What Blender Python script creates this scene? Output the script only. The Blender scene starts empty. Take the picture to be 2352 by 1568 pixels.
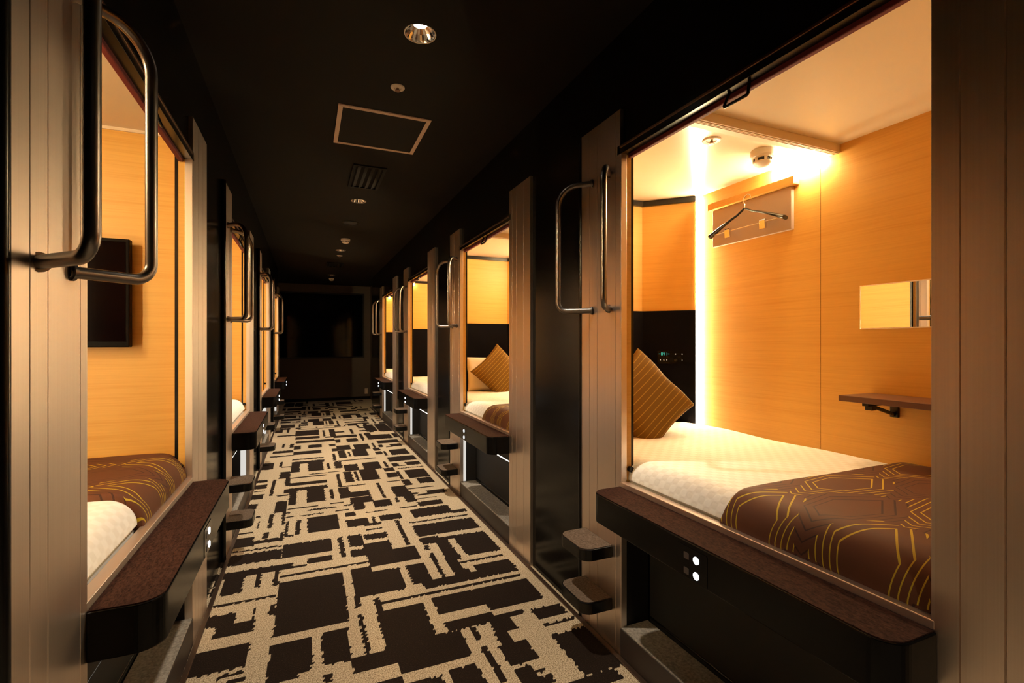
import bpy, bmesh, math, random
from mathutils import Vector, Matrix

random.seed(7)
scene = bpy.context.scene
COL = scene.collection
PI = math.pi

# ------------------------------------------------------------------ place constants (metres)
H = 1.2                      # eye height
CEIL = 2.40
XL, XR = -0.414, 1.105       # faces of the aluminium posts, both sides of the corridor
PITCH = 2.103                # one capsule bay along the corridor
Y_R, Y_L = 0.534, 2.256      # foot edge of the first opening, right / left
OPEN = 1.006                 # width of one opening
Y_BACK, Y_FAR = -2.6, 10.72
XL_END, XR_END = -0.56, 1.26
FPX, CX, CY = 1110.0, 1176.0, 787.0
TH = math.atan(472.0 / 1110.0)
SN, CS = math.sin(TH), math.cos(TH)

# ------------------------------------------------------------------ node helpers
def new_mat(name):
    m = bpy.data.materials.new(name)
    m.use_nodes = True
    nt = m.node_tree
    b = nt.nodes['Principled BSDF']
    return m, nt, b

def setp(b, **k):
    names = dict(col='Base Color', rough='Roughness', metal='Metallic', spec='Specular IOR Level',
                 coat='Coat Weight', coatr='Coat Roughness', emc='Emission Color', ems='Emission Strength',
                 sheen='Sheen Weight', aniso='Anisotropic')
    for a, v in k.items():
        s = b.inputs[names[a]]
        if a in ('col', 'emc'):
            v = (*v, 1.0)
        s.default_value = v

def simple(name, col, rough=0.5, metal=0.0, **k):
    m, nt, b = new_mat(name)
    setp(b, col=col, rough=rough, metal=metal, **k)
    return m

def coords(nt, scale, kind='Object', rot=(0, 0, 0)):
    tc = nt.nodes.new('ShaderNodeTexCoord')
    mp = nt.nodes.new('ShaderNodeMapping')
    mp.inputs['Scale'].default_value = scale
    mp.inputs['Rotation'].default_value = rot
    nt.links.new(tc.outputs[kind], mp.inputs['Vector'])
    return mp.outputs['Vector']

def noise(nt, vec, scale=1.0, detail=3.0, rough=0.6):
    n = nt.nodes.new('ShaderNodeTexNoise')
    n.inputs['Scale'].default_value = scale
    n.inputs['Detail'].default_value = detail
    n.inputs['Roughness'].default_value = rough
    if vec is not None:
        nt.links.new(vec, n.inputs['Vector'])
    return n.outputs['Fac']

def ramp(nt, fac, stops):
    r = nt.nodes.new('ShaderNodeValToRGB')
    el = r.color_ramp.elements
    while len(el) < len(stops):
        el.new(0.5)
    for e, (p, c) in zip(el, stops):
        e.position = p
        e.color = (*c, 1.0)
    nt.links.new(fac, r.inputs['Fac'])
    return r.outputs['Color']

def mixcol(nt, fac, a, b):
    m = nt.nodes.new('ShaderNodeMix')
    m.data_type = 'RGBA'
    for sock, v in ((m.inputs[0], fac), (m.inputs[6], a), (m.inputs[7], b)):
        if isinstance(v, (int, float)):
            sock.default_value = v
        elif isinstance(v, tuple):
            sock.default_value = (*v, 1.0)
        else:
            nt.links.new(v, sock)
    return m.outputs[2]

def mth(nt, op, a, b=None, c=None):
    n = nt.nodes.new('ShaderNodeMath')
    n.operation = op
    for i, v in enumerate((a, b, c)):
        if v is None:
            continue
        if isinstance(v, (int, float)):
            n.inputs[i].default_value = v
        else:
            nt.links.new(v, n.inputs[i])
    return n.outputs[0]

def bump(nt, b, h, strength=0.3, dist=0.002):
    n = nt.nodes.new('ShaderNodeBump')
    n.inputs['Strength'].default_value = strength
    n.inputs['Distance'].default_value = dist
    nt.links.new(h, n.inputs['Height'])
    nt.links.new(n.outputs['Normal'], b.inputs['Normal'])

M = {}

# light oak veneer, grain running horizontally
m, nt, b = new_mat('oak_veneer')
v = coords(nt, (3.5, 3.5, 170.0))
g = noise(nt, v, 1.0, 4.0, 0.62)
v2 = coords(nt, (1.6, 1.6, 42.0))
g2 = noise(nt, v2, 1.0, 2.0, 0.5)
f = mth(nt, 'ADD', mth(nt, 'MULTIPLY', g, 0.62), mth(nt, 'MULTIPLY', g2, 0.38))
c = ramp(nt, f, [(0.30, (0.655, 0.345, 0.068)), (0.50, (0.715, 0.405, 0.096)), (0.72, (0.765, 0.445, 0.104))])
nt.links.new(c, b.inputs['Base Color'])
setp(b, rough=0.42, spec=0.35)
M['wood'] = m

# brushed aluminium
m, nt, b = new_mat('brushed_aluminium')
v = coords(nt, (260.0, 260.0, 1.5))
g = noise(nt, v, 1.0, 2.0, 0.5)
c = ramp(nt, g, [(0.3, (0.735, 0.61, 0.52)), (0.7, (0.78, 0.66, 0.57))])
nt.links.new(c, b.inputs['Base Color'])
r = mth(nt, 'ADD', mth(nt, 'MULTIPLY', g, 0.05), 0.35)
nt.links.new(r, b.inputs['Roughness'])
setp(b, metal=1.0)
M['alu'] = m
M['alu_plain'] = simple('satin_aluminium', (0.78, 0.68, 0.60), 0.42, 1.0)
M['handle'] = simple('satin_grey_tube', (0.22, 0.20, 0.19), 0.33, 1.0)
M['bronze'] = simple('bronze_trim', (0.26, 0.15, 0.09), 0.35, 1.0)
M['edge_bronze'] = simple('dark_edge_bronze', (0.075, 0.045, 0.03), 0.4, 0.6)
M['frame_bronze'] = simple('hatch_frame_bronze', (0.60, 0.44, 0.33), 0.5, 0.1)

M['black_gloss'] = simple('black_gloss_panel', (0.005, 0.0042, 0.004), 0.18, 0.0, spec=0.13)
M['black_satin'] = simple('black_satin', (0.0045, 0.0038, 0.0036), 0.26, spec=0.3)
M['tv_black'] = simple('tv_black', (0.003, 0.002, 0.002), 0.3, spec=0.03)
M['ledge_black'] = simple('ledge_black', (0.004, 0.0034, 0.0032), 0.22, spec=0.13)
M['black_matte'] = simple('black_matte', (0.012, 0.010, 0.010), 0.6)
M['vent_black'] = simple('vent_black', (0.004, 0.0035, 0.003), 0.6, spec=0.15)
M['ceiling'] = simple('dark_brown_ceiling', (0.0062, 0.0037, 0.0026), 0.85, spec=0.2)
M['far_wall'] = simple('brown_painted_wall', (0.105, 0.078, 0.062), 0.75)
M['end_panel'] = simple('dark_brown_panel', (0.040, 0.027, 0.021), 0.6)
M['riser'] = simple('dark_brown_riser', (0.028, 0.019, 0.016), 0.5)
M['night_glass'] = simple('night_window_glass', (0.002, 0.002, 0.0025), 0.08, spec=0.25)
M['capsule_ceiling'] = simple('cream_gloss_ceiling', (0.80, 0.70, 0.54), 0.22, spec=0.5)
M['cream'] = simple('cream_laminate', (0.78, 0.66, 0.50), 0.5)
M['white_plastic'] = simple('white_plastic', (0.80, 0.76, 0.70), 0.45)
M['dim_white'] = simple('ivory_plastic', (0.62, 0.52, 0.40), 0.6)
M['chrome'] = simple('chrome', (0.85, 0.83, 0.80), 0.12, 1.0)
M['mirror'] = simple('mirror_glass', (0.92, 0.92, 0.90), 0.015, 1.0)
M['maroon'] = simple('maroon_blind', (0.13, 0.012, 0.016), 0.7)
M['blind'] = simple('charcoal_blind', (0.0065, 0.006, 0.0065), 0.65)
M['shelf'] = simple('walnut_shelf', (0.115, 0.045, 0.026), 0.38)
M['taupe'] = simple('taupe_board', (0.40, 0.29, 0.24), 0.5)
M['tv_screen'] = simple('tv_screen', (0.003, 0.0010, 0.0012), 0.12, spec=0.02)
M['hatch'] = simple('hatch_board', (0.0062, 0.0037, 0.0026), 0.8, spec=0.2)
M['headboard'] = simple('headboard_vinyl', (0.0028, 0.0025, 0.0045), 0.65, spec=0.03)
M['icon'] = simple('grey_icon', (0.06, 0.048, 0.045), 0.5)
M['lower_white'] = simple('white_lower_lining', (0.72, 0.72, 0.70), 0.5)

def emis(name, col, s):
    m, nt, b = new_mat(name)
    setp(b, col=(0.0, 0.0, 0.0), emc=col, ems=s, rough=0.6)
    return m
LED = (1.0, 0.765, 0.42)
M['led'] = emis('warm_led', LED, 150.0)
M['led_rail'] = emis('warm_wall_light', LED, 300.0)
M['lamp'] = emis('warm_reading_bulb', (1.0, 0.76, 0.45), 38.0)
M['led_white'] = emis('white_led', (1.0, 0.95, 0.86), 7.0)
M['side_led'] = emis('white_side_light', (1.0, 0.96, 0.88), 0.62)
M['led_off'] = emis('dimmed_white_led', (1.0, 0.95, 0.86), 0.12)
M['button'] = emis('white_button_light', (0.90, 0.94, 1.0), 5.0)
M['button_dim'] = emis('dim_button_light', (1.0, 0.72, 0.5), 0.7)
M['display'] = emis('teal_display', (0.05, 0.75, 0.55), 0.9)
M['downlight_dim'] = emis('downlight_lens_dimmed', (1.0, 0.86, 0.66), 4.0)
M['downlight'] = emis('downlight_lens', (1.0, 0.86, 0.66), 60.0)

# dark felt ledge top
def felt(name, c0, c1, sc, stretch=(1, 1, 1)):
    m, nt, b = new_mat(name)
    v = coords(nt, stretch)
    g = noise(nt, v, sc, 4.0, 0.75)
    c = ramp(nt, g, [(0.35, c0), (0.65, c1)])
    nt.links.new(c, b.inputs['Base Color'])
    setp(b, rough=0.9, spec=0.06)
    bump(nt, b, g, 0.5, 0.001)
    return m
M['felt'] = felt('brown_felt', (0.013, 0.005, 0.0036), (0.050, 0.022, 0.0155), 210.0, (1, 0.35, 1))
M['tread'] = felt('grey_brown_tread', (0.075, 0.053, 0.038), (0.18, 0.132, 0.098), 130.0)
M['sill_tread'] = felt('grey_stone_tread', (0.17, 0.15, 0.125), (0.34, 0.305, 0.26), 95.0)

# duvet
m, nt, b = new_mat('white_quilted_cotton')
setp(b, rough=0.85, spec=0.15)
uv = nt.nodes.new('ShaderNodeUVMap'); uv.uv_map = 'UVMap'
sep = nt.nodes.new('ShaderNodeSeparateXYZ'); nt.links.new(uv.outputs['UV'], sep.inputs[0])
ck = mth(nt, 'MULTIPLY', mth(nt, 'SINE', mth(nt, 'MULTIPLY', sep.outputs[0], 2 * PI / 0.052)), mth(nt, 'SINE', mth(nt, 'MULTIPLY', sep.outputs[1], 2 * PI / 0.052)))
ck = mth(nt, 'ADD', mth(nt, 'MULTIPLY', ck, 1.6), 0.5)
ckc = nt.nodes.new('ShaderNodeClamp'); nt.links.new(ck, ckc.inputs[0])
nt.links.new(mixcol(nt, ckc.outputs[0], (0.86, 0.83, 0.76), (0.80, 0.765, 0.685)), b.inputs['Base Color'])
g = noise(nt, coords(nt, (1, 1, 1)), 9.0, 4.0, 0.6)
bump(nt, b, mth(nt, 'ADD', mth(nt, 'MULTIPLY', ckc.outputs[0], 0.3), g), 0.45, 0.006)
M['duvet'] = m

# bed runner: nested honeycomb lines, mustard and dark brown on brown
m, nt, b = new_mat('honeycomb_runner_fabric')
uv = nt.nodes.new('ShaderNodeUVMap'); uv.uv_map = 'UVMap'
sep = nt.nodes.new('ShaderNodeSeparateXYZ'); nt.links.new(uv.outputs['UV'], sep.inputs[0])
U, V = sep.outputs[0], sep.outputs[1]
A, B_ = 0.285, 0.40           # honeycomb cell, along bed / across bed
def cell(ou, ov):
    # skewed coordinates inside one cell, centred
    cu = mth(nt, 'SUBTRACT', mth(nt, 'FLOORED_MODULO', mth(nt, 'ADD', U, ou), A), A / 2) if False else \
        mth(nt, 'SUBTRACT', mth(nt, 'MULTIPLY', mth(nt, 'FRACT', mth(nt, 'DIVIDE', mth(nt, 'ADD', U, ou + 50 * A), A)), A), A / 2)
    cv = mth(nt, 'SUBTRACT', mth(nt, 'MULTIPLY', mth(nt, 'FRACT', mth(nt, 'DIVIDE', mth(nt, 'ADD', V, ov + 50 * B_), B_)), B_), B_ / 2)
    au, av = mth(nt, 'ABSOLUTE', cu), mth(nt, 'ABSOLUTE', cv)
    d = mth(nt, 'MAXIMUM', mth(nt, 'ADD', mth(nt, 'MULTIPLY', av, 0.50), mth(nt, 'MULTIPLY', au, 0.60)), mth(nt, 'MULTIPLY', au, 1.08))
    # skew so that the nested lines bunch on one side
    d = mth(nt, 'ADD', d, mth(nt, 'MULTIPLY', cv, 0.16))
    return d
d1, d2 = cell(0.0, 0.0), cell(A / 2, B_ / 2)
first = mth(nt, 'LESS_THAN', d1, d2)
d = mth(nt, 'MINIMUM', d1, d2)
per = 0.0185
fr = mth(nt, 'FRACT', mth(nt, 'DIVIDE', d, per))
line = mth(nt, 'LESS_THAN', fr, 0.17)
line = mth(nt, 'MULTIPLY', line, mth(nt, 'GREATER_THAN', d, 0.054))
bands = mth(nt, 'GREATER_THAN', mth(nt, 'FRACT', mth(nt, 'ADD', mth(nt, 'MULTIPLY', V, 1.25), mth(nt, 'MULTIPLY', U, 0.9))), 0.52)
yel = mth(nt, 'ABSOLUTE', mth(nt, 'SUBTRACT', first, mth(nt, 'MULTIPLY', bands, 0.0)))
base = ramp(nt, noise(nt, uv.outputs['UV'], 3.0, 2.0), [(0.3, (0.085, 0.029, 0.012)), (0.7, (0.115, 0.041, 0.018))])
lc = mixcol(nt, yel, (0.040, 0.014, 0.010), (0.46, 0.32, 0.020))
c = mixcol(nt, line, base, lc)
nt.links.new(c, b.inputs['Base Color'])
setp(b, rough=0.7, spec=0.2)
M['runner'] = m

# striped cushion
m, nt, b = new_mat('olive_striped_cushion')
uv = nt.nodes.new('ShaderNodeUVMap'); uv.uv_map = 'UVMap'
sep = nt.nodes.new('ShaderNodeSeparateXYZ'); nt.links.new(uv.outputs['UV'], sep.inputs[0])
fr = mth(nt, 'FRACT', mth(nt, 'MULTIPLY', sep.outputs[0], 14.0))
st = mth(nt, 'LESS_THAN', fr, 0.13)
c = mixcol(nt, st, (0.130, 0.066, 0.009), (0.27, 0.165, 0.03))
nt.links.new(c, b.inputs['Base Color'])
setp(b, rough=0.8, spec=0.15)
M['cushion'] = m
M['pillow'] = simple('cream_pillow_cotton', (0.82, 0.74, 0.60), 0.85)

# carpet: the two colours come from the woven pattern stored on the mesh
m, nt, b = new_mat('woven_plaid_carpet')
at = nt.nodes.new('ShaderNodeAttribute'); at.attribute_name = 'weave'
v = coords(nt, (1, 1, 1))
fine = noise(nt, v, 230.0, 2.0, 0.75)
mid = noise(nt, v, 120.0, 2.0, 0.6)
edge = mth(nt, 'ADD', at.outputs['Fac'], mth(nt, 'MULTIPLY', mth(nt, 'SUBTRACT', mid, 0.5), 0.32))
isd = nt.nodes.new('ShaderNodeMapRange')
isd.inputs['From Min'].default_value = 0.34; isd.inputs['From Max'].default_value = 0.50
nt.links.new(edge, isd.inputs['Value'])
lightc = ramp(nt, fine, [(0.34, (0.13, 0.085, 0.045)), (0.47, (0.45, 0.355, 0.235)), (0.64, (0.74, 0.625, 0.455))])
darkc = ramp(nt, fine, [(0.35, (0.010, 0.006, 0.0045)), (0.62, (0.022, 0.0135, 0.010)), (0.78, (0.10, 0.07, 0.045))])
c = mixcol(nt, isd.outputs['Result'], lightc, darkc)
nt.links.new(c, b.inputs['Base Color'])
setp(b, rough=0.95, spec=0.1)
bump(nt, b, fine, 0.7, 0.004)
M['carpet'] = m

# ------------------------------------------------------------------ mesh helpers
class MB:
    def __init__(self):
        self.v, self.f, self.sm, self.uv = [], [], [], None
    def add(self, vs, fs, smooth=False):
        o = len(self.v)
        self.v += [tuple(p) for p in vs]
        self.f += [tuple(i + o for i in f) for f in fs]
        self.sm += [smooth] * len(fs)
    def box(self, x0, x1, y0, y1, z0, z1):
        x0, x1 = min(x0, x1), max(x0, x1); y0, y1 = min(y0, y1), max(y0, y1); z0, z1 = min(z0, z1), max(z0, z1)
        vs = [(x0, y0, z0), (x1, y0, z0), (x1, y1, z0), (x0, y1, z0), (x0, y0, z1), (x1, y0, z1), (x1, y1, z1), (x0, y1, z1)]
        self.add(vs, [(0, 3, 2, 1), (4, 5, 6, 7), (0, 1, 5, 4), (1, 2, 6, 5), (2, 3, 7, 6), (3, 0, 4, 7)])
        return self
    def prism(self, poly, z0, z1, axis='z', smooth=False):
        """extrude a 2D outline (CCW) along an axis"""
        n = len(poly)
        def P(a, b, c):
            return {'z': (a, b, c), 'y': (a, c, b), 'x': (c, a, b)}[axis]
        vs = [P(a, b, z0) for a, b in poly] + [P(a, b, z1) for a, b in poly]
        self.add(vs, [tuple(range(n))[::-1], tuple(range(n, 2 * n))])
        self.add(vs, [(i, (i + 1) % n, (i + 1) % n + n, i + n) for i in range(n)], smooth)
        return self
    def tube(self, path, r, n=14, cap=True):
        pts = [Vector(p) for p in path]
        t = [(pts[min(i + 1, len(pts) - 1)] - pts[max(i - 1, 0)]).normalized() for i in range(len(pts))]
        up = Vector((0, 0, 1)) if abs(t[0].z) < 0.9 else Vector((1, 0, 0))
        nrm = (up - t[0] * up.dot(t[0])).normalized()
        vs = []
        for i, p in enumerate(pts):
            nrm = (nrm - t[i] * nrm.dot(t[i])).normalized()
            bi = t[i].cross(nrm)
            for k in range(n):
                a = 2 * PI * k / n
                vs.append(p + nrm * (r * math.cos(a)) + bi * (r * math.sin(a)))
        fs = [(i * n + k, i * n + (k + 1) % n, (i + 1) * n + (k + 1) % n, (i + 1) * n + k) for i in range(len(pts) - 1) for k in range(n)]
        self.add(vs, fs, True)
        if cap:
            L = (len(pts) - 1) * n
            self.add(vs, [tuple(range(n))[::-1], tuple(range(L, L + n))])
        return self
    def lathe(self, prof, c=(0, 0, 0), n=32, axis='z', smooth=True):
        """prof: (radius, height) pairs turned about an axis"""
        def P(r, a, h):
            x, y = r * math.cos(a), r * math.sin(a)
            q = {'z': (x, y, h), 'x': (h, x, y), 'y': (y, h, x)}[axis]
            return (q[0] + c[0], q[1] + c[1], q[2] + c[2])
        vs = [P(max(r, 1e-5), 2 * PI * k / n, h) for r, h in prof for k in range(n)]
        fs = [(i * n + k, i * n + (k + 1) % n, (i + 1) * n + (k + 1) % n, (i + 1) * n + k) for i in range(len(prof) - 1) for k in range(n)]
        self.add(vs, fs, smooth)
        return self
    def build(self, name, mat, parent=None, bevel=0.0, seg=2, loc=None, label=None):
        me = bpy.data.meshes.new(name)
        me.from_pydata(self.v, [], self.f)
        for p, s in zip(me.polygons, self.sm):
            p.use_smooth = s
        bm = bmesh.new(); bm.from_mesh(me)
        bmesh.ops.remove_doubles(bm, verts=bm.verts, dist=1e-6)
        bmesh.ops.recalc_face_normals(bm, faces=bm.faces)
        bm.to_mesh(me); bm.free()
        if any(self.sm):
            me.set_sharp_from_angle(angle=math.radians(40))
        me.materials.append(M[mat])
        o = bpy.data.objects.new(name, me)
        COL.objects.link(o)
        if parent is not None:
            o.parent = parent
        if loc is not None:
            o.location = loc
        if bevel > 0:
            md = o.modifiers.new('edge', 'BEVEL')
            md.width = bevel; md.segments = seg; md.limit_method = 'ANGLE'
            md.angle_limit = math.radians(40)
        if label:
            o['label'] = label
        return o

def box(name, mat, x0, x1, y0, y1, z0, z1, parent=None, bevel=0.0, label=None):
    return MB().box(x0, x1, y0, y1, z0, z1).build(name, mat, parent, bevel, label=label)

def fillet(pts, radii, n=8):
    """3D polyline with rounded inner corners"""
    out = [Vector(pts[0])]
    for i in range(1, len(pts) - 1):
        p, a, b = Vector(pts[i]), Vector(pts[i - 1]), Vector(pts[i + 1])
        r = radii[i - 1]
        da, db = (a - p).normalized(), (b - p).normalized()
        ang = da.angle(db)
        t = r / math.tan(ang / 2)
        s, e = p + da * t, p + db * t
        bis = (da + db).normalized()
        cen = p + bis * (r / math.sin(ang / 2))
        vs, ve = s - cen, e - cen
        w = vs.angle(ve)
        for k in range(n + 1):
            q = k / n
            out.append(cen + (vs * math.sin((1 - q) * w) + ve * math.sin(q * w)) / math.sin(w))
    out.append(Vector(pts[-1]))
    return out

def round_rect(x0, x1, y0, y1, radii, n=8):
    """CCW outline; radii for (x0,y0),(x1,y0),(x1,y1),(x0,y1)"""
    out = []
    for (cx, cy, a0, r) in ((x0, y0, PI, radii[0]), (x1, y0, 1.5 * PI, radii[1]), (x1, y1, 0, radii[2]), (x0, y1, 0.5 * PI, radii[3])):
        sx = 1 if cx == x0 else -1; sy = 1 if cy == y0 else -1
        if r <= 0:
            out.append((cx, cy)); continue
        for k in range(n + 1):
            a = a0 + 0.5 * PI * k / n
            out.append((cx + sx * r + r * math.cos(a), cy + sy * r + r * math.sin(a)))
    return out

def tag(o, label, cat, group=None, kind=None):
    o['label'] = label; o['category'] = cat
    if group: o['group'] = group
    if kind: o['kind'] = kind
    return o

def empty(name, loc=(0, 0, 0), rz=0.0):
    o = bpy.data.objects.new(name, None)
    o.empty_display_size = 0.05
    COL.objects.link(o)
    o.location = loc; o.rotation_euler = (0, 0, rz)
    return o

def children(o):
    return [c for c in bpy.data.objects if c.parent == o]

def copy_tree(o, parent=None):
    c = o.copy()
    COL.objects.link(c)
    if parent is not None:
        c.parent = parent
    for ch in children(o):
        copy_tree(ch, c)
    return c

def place(o, side, k):
    if side == 'R':
        o.location = (XR, Y_R + PITCH * k, 0); o.rotation_euler = (0, 0, 0)
    else:
        o.location = (XL, Y_L + PITCH * k, 0); o.rotation_euler = (0, 0, PI)
    return o

# ------------------------------------------------------------------ carpet weave, drawn as woven blocks on the floor
def floor_pt(px, py):
    d = FPX * H / (py - CY)
    lat = (px - CX) / FPX * d
    return (d * SN + lat * CS, d * CS - lat * SN)

CROPS = {1: (410, 1260, 4.523), 2: (900, 1260, 4.2), 3: (500, 1100, 6.533), 4: (840, 1080, 6.189),
         5: (580, 1000, 8.4), 6: (800, 980, 8.4), 7: (600, 910, 6.533)}
def cp(c, x, y):
    ox, oy, s = CROPS[c]
    return floor_pt(ox + x / s, oy + y / s)

RECTS = []      # dark woven blocks (x0, x1, y0, y1)
def D(c, nx, ny, fx, fy, c2=None):
    a, b = cp(c, nx, ny), cp(c2 or c, fx, fy)
    RECTS.append((min(a[0], b[0]), max(a[0], b[0]), min(a[1], b[1]), max(a[1], b[1])))
def HL(c, x1, y1, x2, y2, t=0.012, c2=None):
    a, b = cp(c, x1, y1), cp(c2 or c, x2, y2)
    y = (a[1] + b[1]) / 2
    RECTS.append((min(a[0], b[0]), max(a[0], b[0]), y - t / 2, y + t / 2))
def VL(c, x1, y1, x2, y2, t=0.015):
    a, b = cp(c, x1, y1), cp(c, x2, y2)
    x = (a[0] + b[0]) / 2
    RECTS.append((x - t / 2, x + t / 2, min(a[1], b[1]), max(a[1], b[1])))

for q in [(985, 915, 1695, 243), (925, 1365, 1375, 915), (915, 1420, 1240, 1290), (1510, 1215, 1745, 825),
          (1345, 155, 1590, 65), (320, 345, 1180, 145), (985, 380, 1050, 190), (430, 490, 690, 265), (320, 500, 400, 320),
          (250, 835, 600, 660), (355, 935, 790, 735), (770, 740, 795, 610), (945, 690, 1005, 572), (30, 1365, 735, 975),
          (500, 1410, 690, 1335), (1845, 505, 1990, 185), (2010, 480, 2285, 195), (1815, 85, 1960, -8), (1850, 610, 1875, 490),
          (1950, 1090, 1905, 680), (2075, 665, 2085, 510), (1510, 1393, 1580, 1300), (2030, 1500, 2320, 1330)]:
    D(1, *q)
D(1, 310, 215, 965, 1045, 3); D(3, 965, 1190, 1695, 890); D(1, 1825, 1290, 420, 861, 2); D(1, 2165, 1050, 290, 525, 2)
D(1, 1995, 188, 690, 1070, 4); D(3, 2010, 1165, 2215, 1060); D(3, 2260, 1241, 330, 990, 4)
HL(1, 315, 612, 1015, 484); HL(1, 390, 1350, 680, 1274, .012); VL(1, 815, 400, 842, 250, .02); HL(1, 1060, 290, 1985, 130, .013); HL(1, 1190, 195, 1330, 165, .02)
HL(1, 2110, 575, 1220, 240, .014, 2)
for q in [(95, 1200, 650, 785), (215, 345, 300, 135), (335, 380, 1170, 150), (830, 215, 1120, 100), (620, 255, 615, 80), (640, 250, 740, 190),
          (460, 628, 1295, 290), (955, 590, 1330, 330), (550, 800, 955, 610), (985, 690, 1250, 590), (1010, 810, 1130, 650),
          (1065, 930, 1100, 790), (1150, 1130, 1290, 880), (1275, 1320, 1330, 1120), (1400, 1330, 1530, 1215),
          (1420, 675, 1610, 525), (1870, 1222, 1960, 725), (1700, 1420, 2140, 1160), (180, 1420, 470, 1225), (640, 1400, 815, 1110)]:
    D(2, *q)
VL(2, 380, 60, 510, 280, .016); VL(2, 770, 760, 850, 880, .02); VL(2, 890, 950, 1080, 1290, .022)
HL(2, 1370, 1195, 1470, 1160); HL(2, 1490, 745, 1760, 660, .014); HL(2, 660, 130, 1060, 60)
for q in [(1450, 1210, 1670, 860), (750, 940, 1500, 670), (815, 1050, 1020, 930), (1060, 990, 1390, 905), (1110, 1180, 1150, 970),
          (1170, 1290, 1260, 1110), (690, 670, 1150, 490), (1210, 605, 1400, 545), (770, 512, 1065, 412), (900, 335, 1110, 260),
          (440, 378, 555, 212), (590, 450, 640, 300), (640, 345, 735, 310), (560, 212, 610, 125), (320, 97, 435, 35), (135, 522, 340, 405),
          (215, 718, 480, 605), (0, 792, 20, 680), (0, 990, 285, 872)]:
    D(4, *q)
D(3, 1990, 1020, 2150, 825)
VL(4, 930, 1170, 1010, 1300, .016); VL(4, 850, 1070, 890, 1130, .02); HL(4, 630, 745, 1440, 625, .016); HL(4, 680, 415, 990, 370)
HL(4, 740, 352, 1000, 318, .03); HL(4, 310, 165, 520, 130, .016); VL(4, 450, 20, 530, 120); HL(4, 600, 265, 960, 220, .014)
VL(4, 170, 180, 270, 390, .018); VL(4, 430, 390, 470, 450, .018); HL(4, 0, 600, 310, 560); HL(4, 480, 535, 720, 500, .016)
HL(4, 0, 780, 220, 738, .03); VL(4, 100, 660, 130, 740); VL(4, 440, 710, 610, 1050, .02); HL(4, 0, 850, 225, 815)
for q in [(1355, 805, 1790, 528), (1925, 565, 2050, 490), (1955, 725, 2240, 580), (2250, 690, 2340, 655), (2010, 370, 2300, 245), (2060, 465, 2180, 350),
          (1840, 290, 1955, 120), (1970, 275, 2265, 165), (1060, 390, 1185, 140), (1345, 350, 1590, 110), (1075, 185, 1640, 85),
          (850, 510, 1040, 325), (960, 680, 1020, 490), (1010, 860, 1060, 630), (940, 880, 1000, 790), (890, 265, 1055, 230), (990, 215, 1080, 150),
          (200, 1050, 550, 865), (530, 980, 980, 870), (590, 740, 630, 630), (400, 470, 600, 370), (455, 318, 690, 225), (510, 160, 740, 80),
          (570, 60, 750, 10), (1005, 105, 1080, -20)]:
    D(3, *q)
for q in [(1050, 450, 1500, 400, .014), (1710, 365, 1890, 345, .014), (1350, 470, 1770, 415, .026), (1890, 395, 2010, 380, .026),
          (1250, 545, 1600, 510, .015), (1770, 480, 1970, 450, .014), (1030, 510, 1090, 503, .026), (1030, 572, 1140, 560, .016),
          (240, 1090, 960, 1010, .016), (310, 830, 530, 800, .016), (580, 568, 650, 558, .03), (540, 195, 700, 180, .016), (1830, 110, 2220, 80, .02), (1010, 860, 1140, 845, .02)]:
    HL(3, *q)
for q in [(830, 530, 760, 740, .02), (870, 10, 780, 250, .022), (1210, 620, 1200, 830, .022), (1700, 150, 1720, 290, .02), (1820, 0, 1850, 110, .016),
          (1840, 870, 1880, 1170, .022), (740, 800, 700, 890, .03)]:
    VL(3, *q)
for q in [(740, 715, 910, 530), (1080, 690, 1350, 500), (760, 560, 1380, 460), (520, 835, 730, 690), (620, 975, 730, 830), (790, 375, 1320, 275),
          (50, 680, 420, 525), (390, 352, 785, 280), (800, 270, 930, 195), (1080, 240, 1330, 165), (835, 155, 1575, 60), (830, 75, 1290, 5),
          (720, 235, 800, 155), (1610, 140, 1680, 75), (1485, 205, 1590, 160), (1830, 118, 2010, 55), (1400, 42, 2000, -20),
          (1640, 285, 1870, 180), (1685, 435, 1770, 280), (1540, 305, 1640, 245), (1985, 275, 2220, 155), (1965, 405, 2170, 245),
          (1600, 635, 1700, 500), (1790, 690, 2010, 545), (1810, 905, 1890, 690), (720, 975, 1430, 850)]:
    D(5, *q)
for q in [(770, 480, 1370, 410, .05), (340, 425, 780, 375, .05), (560, 612, 740, 600, .03), (1600, 495, 2352, 430, .028), (1100, 750, 1430, 710, .02), (740, 825, 1420, 755, .026), (1450, 705, 1680, 690, .02)]:
    HL(5, *q)
for q in [(570, 510, 540, 600, .02), (600, 160, 600, 230, .02), (1560, 350, 1590, 480, .025), (1640, 740, 1690, 980, .022), (1460, 530, 1470, 640, .022), (1850, 310, 1890, 400, .02), (1990, 690, 2030, 870, .02)]:
    VL(5, *q)
for q in [(325, 830, 575, 668), (285, 1035, 510, 800), (710, 862, 855, 780), (780, 975, 910, 875), (870, 765, 940, 695), (1135, 738, 1350, 655),
          (800, 672, 1250, 543), (850, 542, 1100, 418), (545, 532, 635, 470), (500, 460, 590, 400), (605, 392, 650, 342), (830, 378, 1000, 318),
          (575, 322, 940, 238), (390, 248, 790, 138), (345, 175, 400, 108), (0, 200, 130, 145), (0, 292, 160, 213), (415, 105, 420, 0), (630, 90, 760, -20),
          (1190, 990, 1450, 800), (1390, 1085, 1580, 960), (900, 200, 900, 120)]:
    D(6, *q)
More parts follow.
